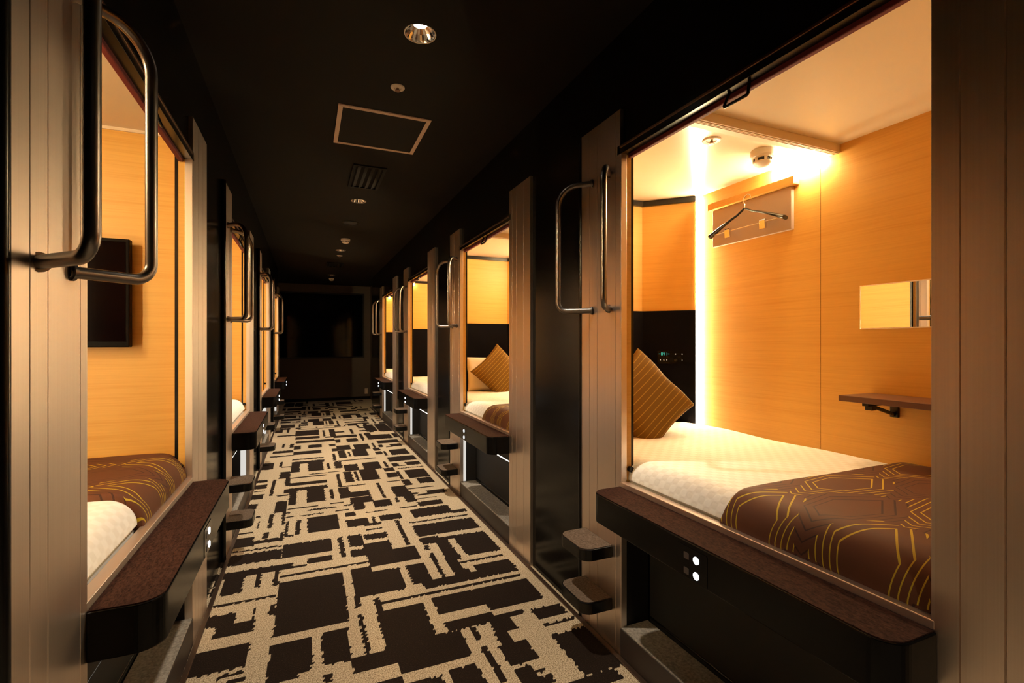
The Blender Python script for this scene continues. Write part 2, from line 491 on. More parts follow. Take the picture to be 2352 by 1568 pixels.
for q in [(980, 752, 1100, 740, .025), (960, 805, 1440, 755, .018), (730, 388, 850, 375, .03), (0, 645, 530, 595, .028), (190, 20, 340, 10, .07), (220, 80, 380, 60, .07)]:
    HL(6, *q)
for q in [(680, 670, 760, 770, .02), (940, 860, 1050, 1000, .022), (230, 130, 275, 265, .02), (460, 310, 520, 400, .022), (680, 470, 750, 550, .022)]:
    VL(6, *q)
for q in [(510, 600, 860, 500), (515, 650, 860, 600), (550, 503, 1230, 455), (930, 395, 1340, 355), (930, 432, 1360, 410), (690, 440, 840, 372), (590, 362, 880, 322),
          (540, 450, 590, 385), (230, 388, 350, 358), (220, 355, 365, 300), (200, 555, 325, 505), (240, 610, 510, 575), (475, 380, 540, 310), (1040, 600, 1090, 490),
          (1080, 550, 1240, 520), (1090, 625, 1420, 570), (1490, 380, 1540, 310), (1630, 360, 1740, 292), (1590, 530, 1660, 420), (1770, 520, 1850, 405),
          (1480, 525, 1600, 500), (1560, 590, 1620, 545), (1610, 645, 1920, 562), (690, 282, 800, 245), (920, 275, 990, 230), (1390, 222, 1660, 200),
          (940, 355, 1010, 315), (270, 245, 400, 215), (530, 230, 690, 205), (800, 225, 980, 200)]:
    D(7, *q)
for q in [(330, 424, 530, 408, .09), (330, 446, 530, 434, .07), (940, 312, 1280, 288, .10), (1000, 275, 1200, 252, .10), (1450, 290, 1640, 270, .10), (1380, 245, 1560, 235, .10), (1010, 345, 1340, 325, .05)]:
    HL(7, *q)
for q in [(430, 215, 460, 290, .025), (415, 320, 430, 385, .025), (400, 480, 410, 545, .025), (630, 370, 640, 440, .02), (935, 510, 945, 600, .025), (1330, 490, 1380, 560, .03), (1420, 390, 1450, 460, .03), (1270, 215, 1350, 310, .03), (1490, 560, 1530, 640, .025), (1570, 310, 1600, 370, .02), (1690, 450, 1730, 520, .02)]:
    VL(7, *q)

RECTS = [(a - .002, b_ + .002, c_ - .003, d_ + .003) for a, b_, c_, d_ in RECTS]
Y_TRACED = 7.35
def woven(x, y):
    if y > Y_TRACED:
        y = y - 3.2
        x = 0.69 - x
    elif y < 1.30:
        y = y + 1.6
    for (a, b_, c_, d_) in RECTS:
        if a <= x <= b_ and c_ <= y <= d_:
            return 1.0
    return 0.0

def make_floor():
    dx, dy = 0.0085, 0.0115
    x0, x1, y0, y1 = XL_END - 0.02, XR_END + 0.02, 0.9, Y_FAR
    nx, ny = int((x1 - x0) / dx) + 1, int((y1 - y0) / dy) + 1
    rnd = random.Random(3)
    jx = [[rnd.gauss(0, 0.0026) for _ in range(8)] for _ in range(ny)]
    jy = [rnd.gauss(0, 0.0015) for _ in range(nx)]
    rows = [[] for _ in range(ny)]
    verts, vals = [], []
    # coarse row index of the blocks keeps the drawing quick
    def near(y):
        yy = y - 3.2 if y > Y_TRACED else (y + 1.6 if y < 1.30 else y)
        return [r for r in RECTS if r[2] - 0.02 <= yy <= r[3] + 0.02], yy
    for j in range(ny):
        y = y0 + dy * j
        rs, yy = near(y)
        for i in range(nx):
            x = x0 + dx * i
            xx = (0.69 - x if y > Y_TRACED else x) + jx[j][(i // 22) % 8]
            yv = yy + jy[i]
            v = 0.0
            for (a, b_, c_, d_) in rs:
                if a <= xx <= b_ and c_ <= yv <= d_:
                    v = 1.0; break
            verts.append((x, y, 0.0)); vals.append(v)
    faces = [(j * nx + i, j * nx + i + 1, (j + 1) * nx + i + 1, (j + 1) * nx + i) for j in range(ny - 1) for i in range(nx - 1)]
    o = len(verts)
    verts += [(x0, Y_BACK, 0), (x1, Y_BACK, 0)]
    vals += [0.0, 0.0]
    faces.append((o, o + 1, nx - 1, 0))
    me = bpy.data.meshes.new('floor')
    me.from_pydata(verts, [], faces)
    at = me.attributes.new('weave', 'FLOAT', 'POINT')
    at.data.foreach_set('value', vals)
    me.materials.append(M['carpet'])
    ob = bpy.data.objects.new('floor', me)
    COL.objects.link(ob)
    return tag(ob, 'brown and beige plaid carpet of the corridor', 'floor', kind='structure')
make_floor()

# ------------------------------------------------------------------ ceiling with round cut-outs for the downlights
LX = 0.407
LAMPS = [-0.55, 1.869, 4.28, 6.65, 9.12]
RC = 0.058
def make_ceiling():
    mb = MB()
    s = 0.09
    x0, x1 = XL_END - 0.05, XR_END + 0.05
    def quad(a, b_, c_, d_):
        mb.add([(a, c_, CEIL), (b_, c_, CEIL), (b_, d_, CEIL), (a, d_, CEIL)], [(0, 3, 2, 1)])
    yy = Y_BACK
    for y in LAMPS:
        quad(x0, x1, yy, y - s)
        quad(x0, LX - s, y - s, y + s); quad(LX + s, x1, y - s, y + s)
        n = 32
        inner, outer = [], []
        for k in range(n):
            a = 2 * PI * k / n
            ca, sa = math.cos(a), math.sin(a)
            q = s / max(abs(ca), abs(sa))
            inner.append((LX + RC * ca, y + RC * sa, CEIL)); outer.append((LX + q * ca, y + q * sa, CEIL))
        mb.add(inner + outer, [(k, (k + 1) % n, (k + 1) % n + n, k + n) for k in range(n)])
        yy = y + s
    quad(x0, x1, yy, Y_FAR)
    o = mb.build('ceiling', 'ceiling')
    return tag(o, 'matte dark brown corridor ceiling', 'ceiling', kind='structure')
make_ceiling()

def downlight(y, label, power=100, lens='downlight'):
    r = empty('downlight', (LX, y, CEIL))
    tag(r, label, 'ceiling light', 'recessed downlights along the corridor ceiling')
    n = 36
    # faceted reflector cone
    prof = [(RC, 0.0), (RC - 0.004, 0.008), (0.043, 0.023), (0.027, 0.038)]
    vs = []
    for i, (rad, h) in enumerate(prof):
        for k in range(n):
            a = 2 * PI * k / n
            rr = rad * (1 + (0.035 if k % 2 else -0.035) * (1 if 0 < i else 0))
            vs.append((rr * math.cos(a), rr * math.sin(a), h))
    mb = MB()
    mb.add(vs, [(i * n + k, i * n + (k + 1) % n, (i + 1) * n + (k + 1) % n, (i + 1) * n + k) for i in range(len(prof) - 1) for k in range(n)])
    mb.build('reflector', 'chrome', r)
    MB().lathe([(RC, -0.0005), (RC + 0.0035, -0.0015), (RC + 0.004, 0.0), (RC, 0.001)], n=36).build('trim_ring', 'dim_white', r)
    MB().lathe([(0.0, 0.034), (0.020, 0.034), (0.027, 0.038), (0.0, 0.040)], n=28).build('lens', lens, r)
    li = bpy.data.lights.new('downlight_beam', 'SPOT')
    li.energy = power; li.color = (1.0, 0.85, 0.66); li.spot_size = math.radians(92); li.spot_blend = 0.8; li.shadow_soft_size = 0.028
    lo = bpy.data.objects.new('downlight_beam', li); COL.objects.link(lo)
    lo.location = (LX, y, CEIL - 0.004)
    return r
DL = ['recessed round downlight whose chrome cone shows clearly, before the ceiling hatch',
      'recessed round downlight just past the black ceiling vent',
      'recessed round downlight beyond the white ceiling smoke detector',
      'recessed round downlight closest to the dark end window']
downlight(LAMPS[0], 'recessed round downlight behind the viewer, out of the picture')
for y, l, pw in zip(LAMPS[1:], DL, (108, 195, 180, 8)):
    downlight(y, l, pw, 'downlight' if pw > 50 else 'downlight_dim')

# access hatch
h = empty('access_hatch', (0.384, 2.82, CEIL))
tag(h, 'square ceiling access hatch with a bronze frame', 'hatch')
hx, hy = 0.236, 0.252
for (a, b_, c_, d_) in ((-hx, hx, -hy, -hy + .022), (-hx, hx, hy - .022, hy), (-hx, -hx + .022, -hy + .022, hy - .022), (hx - .022, hx, -hy + .022, hy - .022)):
    mb = MB().box(a, b_, c_, d_, -0.006, 0.0)
    if (b_ - a) > (d_ - c_):
        mb.box(a + .004, b_ - .004, (c_ + d_) / 2 - .0012, (c_ + d_) / 2 + .0012, -0.0075, -0.006)
    else:
        mb.box((a + b_) / 2 - .0012, (a + b_) / 2 + .0012, c_ - .01, d_ + .01, -0.0075, -0.006)
    mb.build('frame_bar', 'frame_bronze', h)
box('hatch_board', 'hatch', -hx + .022, hx - .022, -hy + .022, hy - .022, -0.003, 0, h)

def sprinkler(x, y, z, label, mat='dim_white', s=1.0, cat='sprinkler'):
    r = empty('sprinkler', (x, y, z)); tag(r, label, cat, 'round ceiling sprinklers')
    MB().lathe([(0.0, -0.001), (0.020 * s, -0.001), (0.021 * s, -0.004), (0.036 * s, -0.006), (0.039 * s, -0.003), (0.039 * s, 0.0)], n=32).build('cover_ring', mat, r)
    MB().lathe([(0.006, -0.004), (0.007, -0.014), (0.012, -0.016), (0.012, -0.018), (0.0, -0.018)], n=20).build('nozzle', 'bronze', r)
    return r
sprinkler(0.394, 2.30, CEIL, 'ivory round sprinkler in the ceiling between hatch and chrome downlight', 'dim_white', 0.84)

def smoke_detector(x, y, z, label, s=1.0, mat='white_plastic', hs=1.0):
    r = empty('smoke_detector', (x, y, z)); tag(r, label, 'smoke detector', 'smoke detectors')
    MB().lathe([(0.0, -0.022 * s), (0.048 * s, -0.022 * s), (0.052 * s, -0.018 * s), (0.052 * s, 0.0)], n=36).build('base', mat, r)
    n = 36
    mb = MB()
    mb.lathe([(0.040 * s, -0.022 * s), (0.040 * s, -0.027 * s)], n=n)
    mb.lathe([(0.036 * s, -0.036 * s), (0.041 * s, -0.0365 * s), (0.040 * s, -0.041 * s), (0.026 * s, -0.050 * s), (0.0, -0.052 * s)], n=n)
    for k in range(6):
        a = 2 * PI * k / 6
        c_, s_ = math.cos(a), math.sin(a)
        p = [(0.036, -0.006), (0.041, -0.006), (0.041, 0.006), (0.036, 0.006)]
        mb.prism([((u * c_ - w * s_) * s, (u * s_ + w * c_) * s) for u, w in p], -0.037 * s, -0.026 * s)
    mb.build('cap', mat, r)
    MB().lathe([(0.032 * s, -0.024 * s), (0.032 * s, -0.037 * s)], n=24).build('chamber', 'black_matte', r)
    for ch in children(r):
        ch.scale = (1, 1, hs)
    return r
smoke_detector(0.415, 5.90, CEIL, 'white smoke detector on the dark corridor ceiling, between two small downlights')
smoke_detector(0.43, 9.62, CEIL, 'small dim smoke detector on the corridor ceiling by the end window', 0.9, 'dim_white')

def vent(x, y, w, l, label):
    r = empty('ceiling_vent', (x, y, CEIL)); tag(r, label, 'vent', 'black ceiling vents')
    mb = MB()
    for (a, b_, c_, d_) in ((-w, w, -l, -l + .02), (-w, w, l - .02, l), (-w, -w + .02, -l + .02, l - .02), (w - .02, w, -l + .02, l - .02)):
        mb.box(a, b_, c_, d_, -0.010, 0)
    mb.build('frame', 'vent_black', r)
    n = 4
    for i in range(n):
        xx = -w + .02 + (2 * w - .04) * (i + .5) / n
        p = [(xx - .013, -.012), (xx - .010, -.012), (xx + .013, -.002), (xx + .010, -.002)]
        MB().prism([(a, b_) for a, b_ in p], -l + .02, l - .02, 'y').build('slat', 'vent_black', r)
    return r
vent(0.40, 3.64, 0.11, 0.25, 'black slatted ceiling vent just past the hatch')
vent(0.40, 7.88, 0.12, 0.20, 'black slatted ceiling vent far along near the end window')
r = empty('ceiling_speaker', (0.405, 5.07, CEIL)); tag(r, 'round black ceiling speaker before the corridor smoke detector', 'speaker')
MB().lathe([(0.075, 0.0), (0.080, -0.004), (0.072, -0.008), (0.066, -0.006)], n=36).build('ring', 'black_satin', r)
MB().lathe([(0.067, -0.005), (0.03, -0.0075), (0.0, -0.008)], n=36).build('grille', 'black_matte', r)
sprinkler(0.42, 7.05, CEIL, 'ivory round sprinkler beyond the corridor smoke detector', 'dim_white')

# ------------------------------------------------------------------ room shell
def facade(side):
    mb = MB()
    n = 4
    t0, t1 = 0.015, 0.035
    def seg(y0, y1, z0, z1):        # local box mapped to the world
        if side == 'R':
            mb.box(XR + t0, XR + t1, Y_R + y0, Y_R + y1, z0, z1)
        else:
            mb.box(XL - t1, XL - t0, Y_L - y1, Y_L - y0, z0, z1)
    if side == 'R':
        ks = range(0, n)
        seg(-0.001 - 3.1, -0.02, 0, CEIL)                      # beyond the first post, towards the viewer
        for k in ks:
            o = PITCH * k
            seg(o - 0.02, o + OPEN + 0.02, 1.955, CEIL)
            seg(o + OPEN + 0.02, o + (PITCH - 0.02 if k < n - 1 else 2.42), 0, CEIL)
    else:
        for k in range(0, n):
            o = -PITCH * k
            seg(o - 0.02, o + OPEN + 0.02, 1.955, CEIL)
            if k < n - 1:
                seg(o - PITCH + OPEN + 0.02, o - 0.02, 0, CEIL)
        seg(OPEN + 0.02, Y_L - Y_BACK, 0, CEIL)
        seg(-PITCH * 3 - 0.30, -PITCH * 3 - 0.02, 0, CEIL)
    return mb
o = facade('R').build('wall_right', 'black_gloss'); tag(o, 'glossy black panels between the posts, hanger-board side', 'wall', kind='structure')
o = facade('L').build('wall_left', 'black_gloss'); tag(o, 'glossy black panels between the posts, television side', 'wall', kind='structure')

# end of the corridor, a little wider than the run of capsules
YE_R, YE_L = Y_R + PITCH * 3 + 2.42, Y_L + PITCH * 3 + 0.30
mb = MB().box(XR_END, XR_END + .06, YE_R - 0.02, Y_FAR + .06, 0, CEIL).box(XR + .015, XR_END + .06, YE_R - 0.02, YE_R, 0, CEIL)
tag(mb.build('wall_right_end', 'end_panel'), 'dark brown wall return beside the end window', 'wall', kind='structure')
mb = MB().box(XL_END - .06, XL_END, YE_L, Y_FAR + .06, 0, CEIL).box(XL_END - .06, XL - .015, YE_L, YE_L + .02, 0, CEIL)
tag(mb.build('wall_left_end', 'end_panel'), 'dark brown wall return behind the last television-side post', 'wall', kind='structure')
WX0, WX1, WZ0, WZ1 = XL_END + 0.02, 1.14, 0.875, 2.245
mb = MB()
mb.box(XL_END - .06, XR_END + .06, Y_FAR, Y_FAR + .08, 0, WZ0).box(XL_END - .06, XR_END + .06, Y_FAR, Y_FAR + .08, WZ1, CEIL)
mb.box(WX1, XR_END + .06, Y_FAR, Y_FAR + .08, WZ0, WZ1).box(XL_END - .06, WX0, Y_FAR, Y_FAR + .08, WZ0, WZ1)
tag(mb.build('wall_far', 'far_wall'), 'dim brown end wall of the corridor around the window', 'wall', kind='structure')
w = empty('window_1', ((WX0 + WX1) / 2, Y_FAR + .05, WZ0)); w['kind'] = 'structure'; w['label'] = 'wide black night window in the end wall'; w['category'] = 'window'
hw = (WX1 - WX0) / 2
box('pane', 'night_glass', -hw, hw, 0.0, 0.012, 0, WZ1 - WZ0, w)
mb = MB()
for (a, b_, c_, d_) in ((-hw, hw, 0, .03), (-hw, hw, WZ1 - WZ0 - .03, WZ1 - WZ0), (-hw, -hw + .03, .03, WZ1 - WZ0 - .03), (hw - .03, hw, .03, WZ1 - WZ0 - .03)):
    mb.box(a, b_, -.02, 0, c_, d_)
mb.build('window_frame', 'black_matte', w)
box('night_backing', 'black_matte', -hw, hw, 0.014, 0.03, 0, WZ1 - WZ0, w)
box('baseboard_far', 'black_satin', XL_END, XR_END, Y_FAR - .012, Y_FAR, 0, 0.06)
tag(bpy.data.objects['baseboard_far'], 'thin black baseboard under the end window', 'baseboard', kind='structure')
mb = MB().box(XL - 1.12, XL - 1.06, Y_BACK - .06, Y_FAR + .08, 0, CEIL)
tag(mb.build('wall_outer_left', 'end_panel'), 'building wall behind the television-side capsules', 'wall', kind='structure')
mb = MB().box(XR + 1.06, XR + 1.12, Y_BACK - .06, Y_FAR + .08, 0, CEIL)
tag(mb.build('wall_outer_right', 'end_panel'), 'building wall behind the hanger-board-side capsules', 'wall', kind='structure')
mb = MB().box(XL - 1.12, XR + 1.12, Y_BACK - .06, Y_BACK, 0, CEIL)
tag(mb.build('wall_back', 'end_panel'), 'dark wall behind the viewer', 'wall', kind='structure')
# floor edge strips
box('trim_1', 'edge_bronze', XR - .022, XR - .002, Y_BACK, YE_R, 0, 0.007, bevel=.002); tag(bpy.data.objects['trim_1'], 'thin bronze strip along the carpet edge, hanger-board side', 'trim', kind='structure')
box('trim_2', 'edge_bronze', XL + .002, XL + .022, Y_BACK, YE_L, 0, 0.007, bevel=.002); tag(bpy.data.objects['trim_2'], 'thin bronze strip along the carpet edge, television side', 'trim', kind='structure')
r = empty('wall_socket', (1.178, Y_FAR, 0.17)); tag(r, 'small ivory socket plate low on the end wall', 'socket')
MB().prism(round_rect(-.035, .035, -.058, .058, (.006,) * 4, 4), -.008, 0, 'y').build('plate', 'dim_white', r, .001)
for zz in (-.022, .022):
    MB().prism(round_rect(-.016, .016, zz - .014, zz + .014, (.003,) * 4, 3), -.0095, -.008, 'y').build('outlet', 'cream', r)

# ------------------------------------------------------------------ one sleeping capsule (local x = into the capsule, y = foot to head)
ZC, XB, YH, YF = 2.04, 0.975, 1.818, -0.084
DX0, DY1 = 0.74, 1.588            # the slanted corner panel runs from (DX0, YH) to (XB, DY1)
ZB = 0.60                        # bed base

def post_mesh(y0, y1, grooves, edge):
    """aluminium cover with fine grooves; profile in x/y, extruded upwards"""
    g, dp = 0.0016, 0.003
    pts = [(0.0, y0)]
    for q in sorted(grooves):
        pts += [(0.0, q - g), (dp, q), (0.0, q + g)]
    pts += [(0.0, y1)]
    poly = [(x, y) for x, y in pts] + [(0.030, y1), (0.030, y0)]
    poly = poly[::-1]
    mb = MB()
    n = len(poly)
    vs = [(x, y, 0.0) for x, y in poly] + [(x, y, 2.095) for x, y in poly]
    mb.add(vs, [(i, (i + 1) % n, (i + 1) % n + n, i + n) for i in range(n)])
    # caps as strips between front and back edges
    mb.add(vs, [tuple(range(n)), tuple(range(n, 2 * n))[::-1]])
    return mb

def handle_path(y, ang):
    c_, s_ = math.cos(ang), math.sin(ang)
    L = 0.150
    def P(u, z): return (-u * c_, y + u * s_, z)
    return fillet([P(-0.004, 1.868), P(L, 1.868), P(L, 1.335), P(-0.004, 1.335)], (0.085, 0.038), 10)

def make_capsule():
    R = empty('sleeping_capsule')
    # --- posts with handles and steps
    fp = post_mesh(-0.290, 0.0, (-0.2, -0.102, -0.039), 1).build('post', 'alu', R)
    hp = post_mesh(OPEN, OPEN + 0.282, (1.036, 1.166, 1.226), 1).build('post', 'alu', R)
    MB().tube([(0.004, OPEN + 0.2935, 0.002), (0.004, OPEN + 0.2935, 2.094)], 0.0115, 16).build('edge_trim', 'black_satin', R)
    for y, a in ((1.200, math.radians(45)), (1.080, math.radians(-48))):
        mb = MB().tube(handle_path(y, a), 0.0118, 16)
        c_, s_ = math.cos(a), math.sin(a)
        for z in (1.868, 1.335):
            mb.tube([(0.0, y, z), (-0.006 * c_, y + 0.006 * s_, z)], 0.017, 18)
        mb.build('grab_handle', 'handle', hp)
    for zt in (0.405, 0.200):
        out = round_rect(-0.132, -0.0005, 1.056, 1.262, (0.045, 0, 0, 0.045), 8)
        st = MB().prism(out, zt - 0.047, zt - .002).build('foot_step', 'black_satin', R, 0.003)
        out = round_rect(-0.127, -0.001, 1.061, 1.257, (0.041, 0, 0, 0.041), 8)
        MB().prism(out, zt - 0.003, zt).build('tread_pad', 'tread', st)
    # --- opening edges
    for (ya, yb, nm) in ((-0.0015, 0.006, 'f'), (OPEN - 0.006, OPEN + 0.0015, 'h')):
        mb = MB().box(0.0005, 0.026, ya, yb, 0.11, 1.925)
        mb.build('jamb', 'alu_plain', R, 0.001)
        ww = (ya - .004, yb - .003) if nm == 'f' else (ya + .003, yb + .004)
        MB().box(0.026, 0.048, *ww, 0.55, 1.93).build('jamb_lining', 'wood', R)
        MB().box(0.048, 0.060, *ww, 0.55, 1.93).build('guide_channel', 'black_satin', R)
        yc = ya if nm == 'f' else yb
        sg = 1 if nm == 'f' else -1
        MB().tube([(0.040, yc + sg * .002, 0.715), (0.040, yc + sg * 0.020, 0.715)], 0.011, 14).build('guide_stop', 'black_satin', R)
    MB().box(0.0, 0.050, -0.02, OPEN + 0.02, 1.922, 1.957).build('header', 'black_satin', R, 0.001)
    MB().box(-0.003, 0.013, -0.0, OPEN, 1.944, 1.953).build('header_trim', 'bronze', R, 0.001)
    bl = MB().box(0.030, 0.047, 0.008, OPEN - 0.008, 1.908, 1.925).build('roller_blind', 'maroon', R, 0.003, label='maroon rolled blind edge')
    w_ = 0.042
    MB().tube(fillet([(0.020, .470 - w_ * .8, 1.925), (0.004, .470 - w_, 1.878), (0.004, .470 + w_, 1.878), (0.020, .470 + w_ * .8, 1.925)], (.006, .006), 5), 0.0045, 8).build('blind_pull', 'black_satin', bl)
    # --- sill and ledge
    MB().box(0.0, 0.030, 0.0, OPEN, 0.60, 0.668).build('sill', 'alu_plain', R, 0.002)
    out = round_rect(-0.130, 0.0, -0.004, OPEN + 0.004, (0.05, 0, 0, 0.05), 10)
    lg = MB().prism(out, 0.545, 0.648).build('ledge', 'ledge_black', R, 0.003)
    out = round_rect(-0.1265, -0.001, 0.0, OPEN, (0.047, 0, 0, 0.047), 10)
    MB().prism(out, 0.646, 0.6505).build('ledge_top', 'felt', lg)
    sp = MB().prism(round_rect(.440, .552, .548, .634, (.004,) * 4, 3), -0.1315, -0.130, 'x').build('switch_plate', 'black_gloss', lg)
    for z in (0.608, 0.566):
        MB().lathe([(0.0, -0.1335), (0.009, -0.1335), (0.0105, -0.1325), (0.0105, -0.131)], (0, .478, z), 20, 'x').build('button_light', 'button', lg)
        MB().prism(round_rect(.505, .524, z - .009, z + .009, (.002,) * 4, 3), -0.1322, -0.1312, 'x').build('button_icon', 'icon', lg)
    # --- inner lining
    MB().box(XB, XB + .015, YF - .02, 0.8895, ZB - .05, ZC).build('back_panel', 'wood', R)
    MB().box(XB, XB + .015, 0.8915, DY1 + .03, ZB - .05, ZC).build('back_panel', 'wood', R)
    MB().box(0.04, XB, YF - .015, YF, ZB - .05, ZC).build('foot_panel', 'wood', R)
    e0, e1 = Vector((DX0, YH)), Vector((XB - .003, DY1))
    du = (e1 - e0).normalized(); dn = Vector((du.y, -du.x)); dn = dn if dn.y < 0 else -dn
    em = e1 - du * 0.027
    MB().prism([tuple(e0), tuple(em), tuple(em - dn * .014), tuple(e0 - dn * .014)], ZB - .05, ZC).build('corner_panel', 'wood', R)
    MB().prism([tuple(em + dn * .001), tuple(e1 + dn * .001), tuple(e1 - dn * .012), tuple(em - dn * .012)], ZB + .05, ZC - .001).build('led_strip', 'led', R, label='glowing warm vertical light strip')
    MB().box(0.04, DX0, YH, YH + .015, ZB - .05, ZC).build('head_panel', 'wood', R)
    MB().box(0.036, 0.050, OPEN + .010, YH + .015, ZB - .05, ZC).build('side_panel', 'wood', R)
    MB().box(0.036, 0.050, YF - .015, -.010, ZB - .05, ZC).build('side_panel', 'wood', R)
    cpn = MB().box(0.036, XB + .015, YF - .02, YH + .02, ZC, ZC + .02).build('ceiling_panel', 'capsule_ceiling', R)
    MB().box(0.030, XB + .015, YF - .02, YH + .02, ZB - .06, ZB - .01).build('bed_base', 'cream', R)
    # headboard follows the head wall and the slanted corner
    def along(t0, t1, z0, z1, name, mat, bev=0.0, par=R):
        nrm = Vector((-(YH - DY1), -(XB - DX0), 0)).normalized()     # into the room, off the slanted panel
        k = 0.42
        a = [(0.05, YH - t0), (DX0 - t0 * k, YH - t0), (XB - .0235 + nrm.x * t0, DY1 + .0195 + nrm.y * t0)]
        c = [(0.05, YH - t1), (DX0 - t1 * k, YH - t1), (XB - .0235 + nrm.x * t1, DY1 + .0195 + nrm.y * t1)]
        mb = MB()
        poly = a + c[::-1]
        vs = [(x, y, z0) for x, y in poly] + [(x, y, z1) for x, y in poly]
        mb.add(vs, [(0, 1, 4, 5), (1, 2, 3, 4), (6, 11, 10, 7), (7, 10, 9, 8)])
        mb.add(vs, [(i, (i + 1) % 6, (i + 1) % 6 + 6, i + 6) for i in range(6)])
        return mb.build(name, mat, par, bev)
    along(0.0, 0.016, ZB, 1.387, 'headboard', 'headboard', 0.003)
    along(0.0, 0.018, 2.008, ZC - .001, 'cornice', 'black_satin', 0.001)
    # control panel on the slanted headboard
    dirv = Vector((XB - DX0, DY1 - YH, 0)).normalized()
    nrm = Vector((-dirv.y, dirv.x, 0)); nrm = -nrm if nrm.y > 0 else nrm
    cc = Vector((DX0, YH, 0)) + dirv * 0.172 + nrm * 0.0165
    def onpanel(poly, d0, d1, name, mat, par):
        n = len(poly)
        vs = [cc + dirv * u + nrm * d0 + Vector((0, 0, 1.118 + v_)) for u, v_ in poly] + [cc + dirv * u + nrm * d1 + Vector((0, 0, 1.118 + v_)) for u, v_ in poly]
        mb = MB()
        mb.add(vs, [tuple(range(n))[::-1], tuple(range(n, 2 * n))])
        mb.add(vs, [(i, (i + 1) % n, (i + 1) % n + n, i + n) for i in range(n)])
        return mb.build(name, mat, par)
    cpn = onpanel(round_rect(-.083, .078, -.040, .036, (.006,) * 4, 3), 0.0, 0.006, 'control_panel', 'black_gloss', R)
    def dot(u, v_, rad): return [(u + rad * math.cos(2 * PI * k / 12), v_ + rad * math.sin(2 * PI * k / 12)) for k in range(12)]
    # seven-segment style clock read-out
    seg = {'0': 'abcdef', '8': 'abcdefg', '4': 'fgbc', '1': 'bc', '7': 'abc', '-': 'g'}
    mb = MB()
    def digit(ch, u0, v0, w=.008, hh=.015, t=.0016):
        S = {'a': (u0, u0 + w, v0 + hh - t, v0 + hh), 'g': (u0, u0 + w, v0 + hh / 2 - t / 2, v0 + hh / 2 + t / 2), 'd': (u0, u0 + w, v0, v0 + t),
             'f': (u0, u0 + t, v0 + hh / 2, v0 + hh), 'b': (u0 + w - t, u0 + w, v0 + hh / 2, v0 + hh), 'e': (u0, u0 + t, v0, v0 + hh / 2), 'c': (u0 + w - t, u0 + w, v0, v0 + hh / 2)}
        for s_ in seg[ch]:
            a, b_, c_, d_ = S[s_]
            n4 = [(a, c_), (b_, c_), (b_, d_), (a, d_)]
            vs = [cc + dirv * u + nrm * 0.006 + Vector((0, 0, 1.118 + v_)) for u, v_ in n4] + [cc + dirv * u + nrm * 0.0068 + Vector((0, 0, 1.118 + v_)) for u, v_ in n4]
            mb.add(vs, [(3, 2, 1, 0), (4, 5, 6, 7), (0, 1, 5, 4), (1, 2, 6, 5), (2, 3, 7, 6), (3, 0, 4, 7)])
    for i, ch in enumerate('-041-'):
        digit(ch, -.074 + i * .0125, .010)
    mb.build('display', 'display', cpn)
    for u, v_, rad in ((-.066, -.018, .0028), (-.047, -.018, .0028), (-.030, -.018, .0028), (.018, .017, .003), (.054, .017, .003), (.054, -.018, .0022)):
        onpanel(dot(u, v_, rad), 0.006, 0.0072, 'button', 'button_dim', cpn)
    onpanel(dot(.020, -.018, .0085), 0.006, 0.016, 'knob', 'chrome', cpn)
    # warm LED strip in the corner, reading bulb, ceiling rail with a light channel
    rl = MB()
    rl.box(0.05, XB, 0.805, 0.865, 2.006, ZC)
    for i in range(3):
        rl.box(0.05, XB - .001, 0.812 + i * .008, 0.816 + i * .008, 2.003, 2.007)
    rr = rl.build('ceiling_rail', 'cream', R, 0.001)
    MB().box(XB - .026, XB - .002, 0.885, 1.10, 1.984, ZC - .001).build('wall_light', 'led_rail', R, label='glowing warm light bar at the top of the wall')
    MB().box(0.05, XB - .002, YF, YF + .006, ZC - .012, ZC).build('ceiling_trim', 'cream', R)
    lm = MB().lathe([(0.0, -.018), (0.009, -.016), (0.0145, -.006), (0.014, .004), (0.008, .013), (0.0, .015)], (0.23, YH - .040, 1.985), 20).build('reading_bulb', 'lamp', R)
    MB().lathe([(0.016, .012), (0.017, .030), (0.0, .032)], (0.23, YH - .040, 1.985), 20).build('bulb_holder', 'white_plastic', lm)
    return R

def make_lower(lit):
    R = empty('lower_capsule')
    rs = MB().box(0.0, 0.13, 0.0, OPEN, 0.0, 0.108).build('threshold', 'riser', R, 0.002)
    MB().box(0.002, 0.128, 0.002, OPEN - .002, 0.107, 0.113).build('tread', 'sill_tread', rs, 0.002)
    MB().box(0.135, 0.142, 0.006, OPEN - .006, 0.075, 0.462).build('blind', 'blind', R)
    MB().tube([(0.1385, 0.010, 0.125), (0.1385, OPEN - .010, 0.125)], 0.007, 10).build('blind_bar', 'black_satin', R)
    MB().box(0.028, 0.135, OPEN + .002, OPEN + .012, 0.11, 0.54).build('side_lining', 'black_matte', R)
    MB().box(0.028, 0.135, -.012, -.002, 0.11, 0.54).build('side_lining', 'black_matte', R)
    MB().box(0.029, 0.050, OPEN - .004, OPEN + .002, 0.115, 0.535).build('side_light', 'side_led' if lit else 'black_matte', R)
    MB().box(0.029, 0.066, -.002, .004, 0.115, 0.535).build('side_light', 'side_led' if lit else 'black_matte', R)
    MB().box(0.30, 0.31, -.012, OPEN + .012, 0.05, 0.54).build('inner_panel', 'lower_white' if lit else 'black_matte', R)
    MB().box(0.004, 0.028, 0.008, OPEN - .008, 0.497, 0.544).build('front_rail', 'black_matte', R)
    MB().box(0.008, 0.018, 0.01, OPEN - .01, 0.489, 0.497).build('light_strip', 'led_white' if lit else 'led_off', R)
    return R

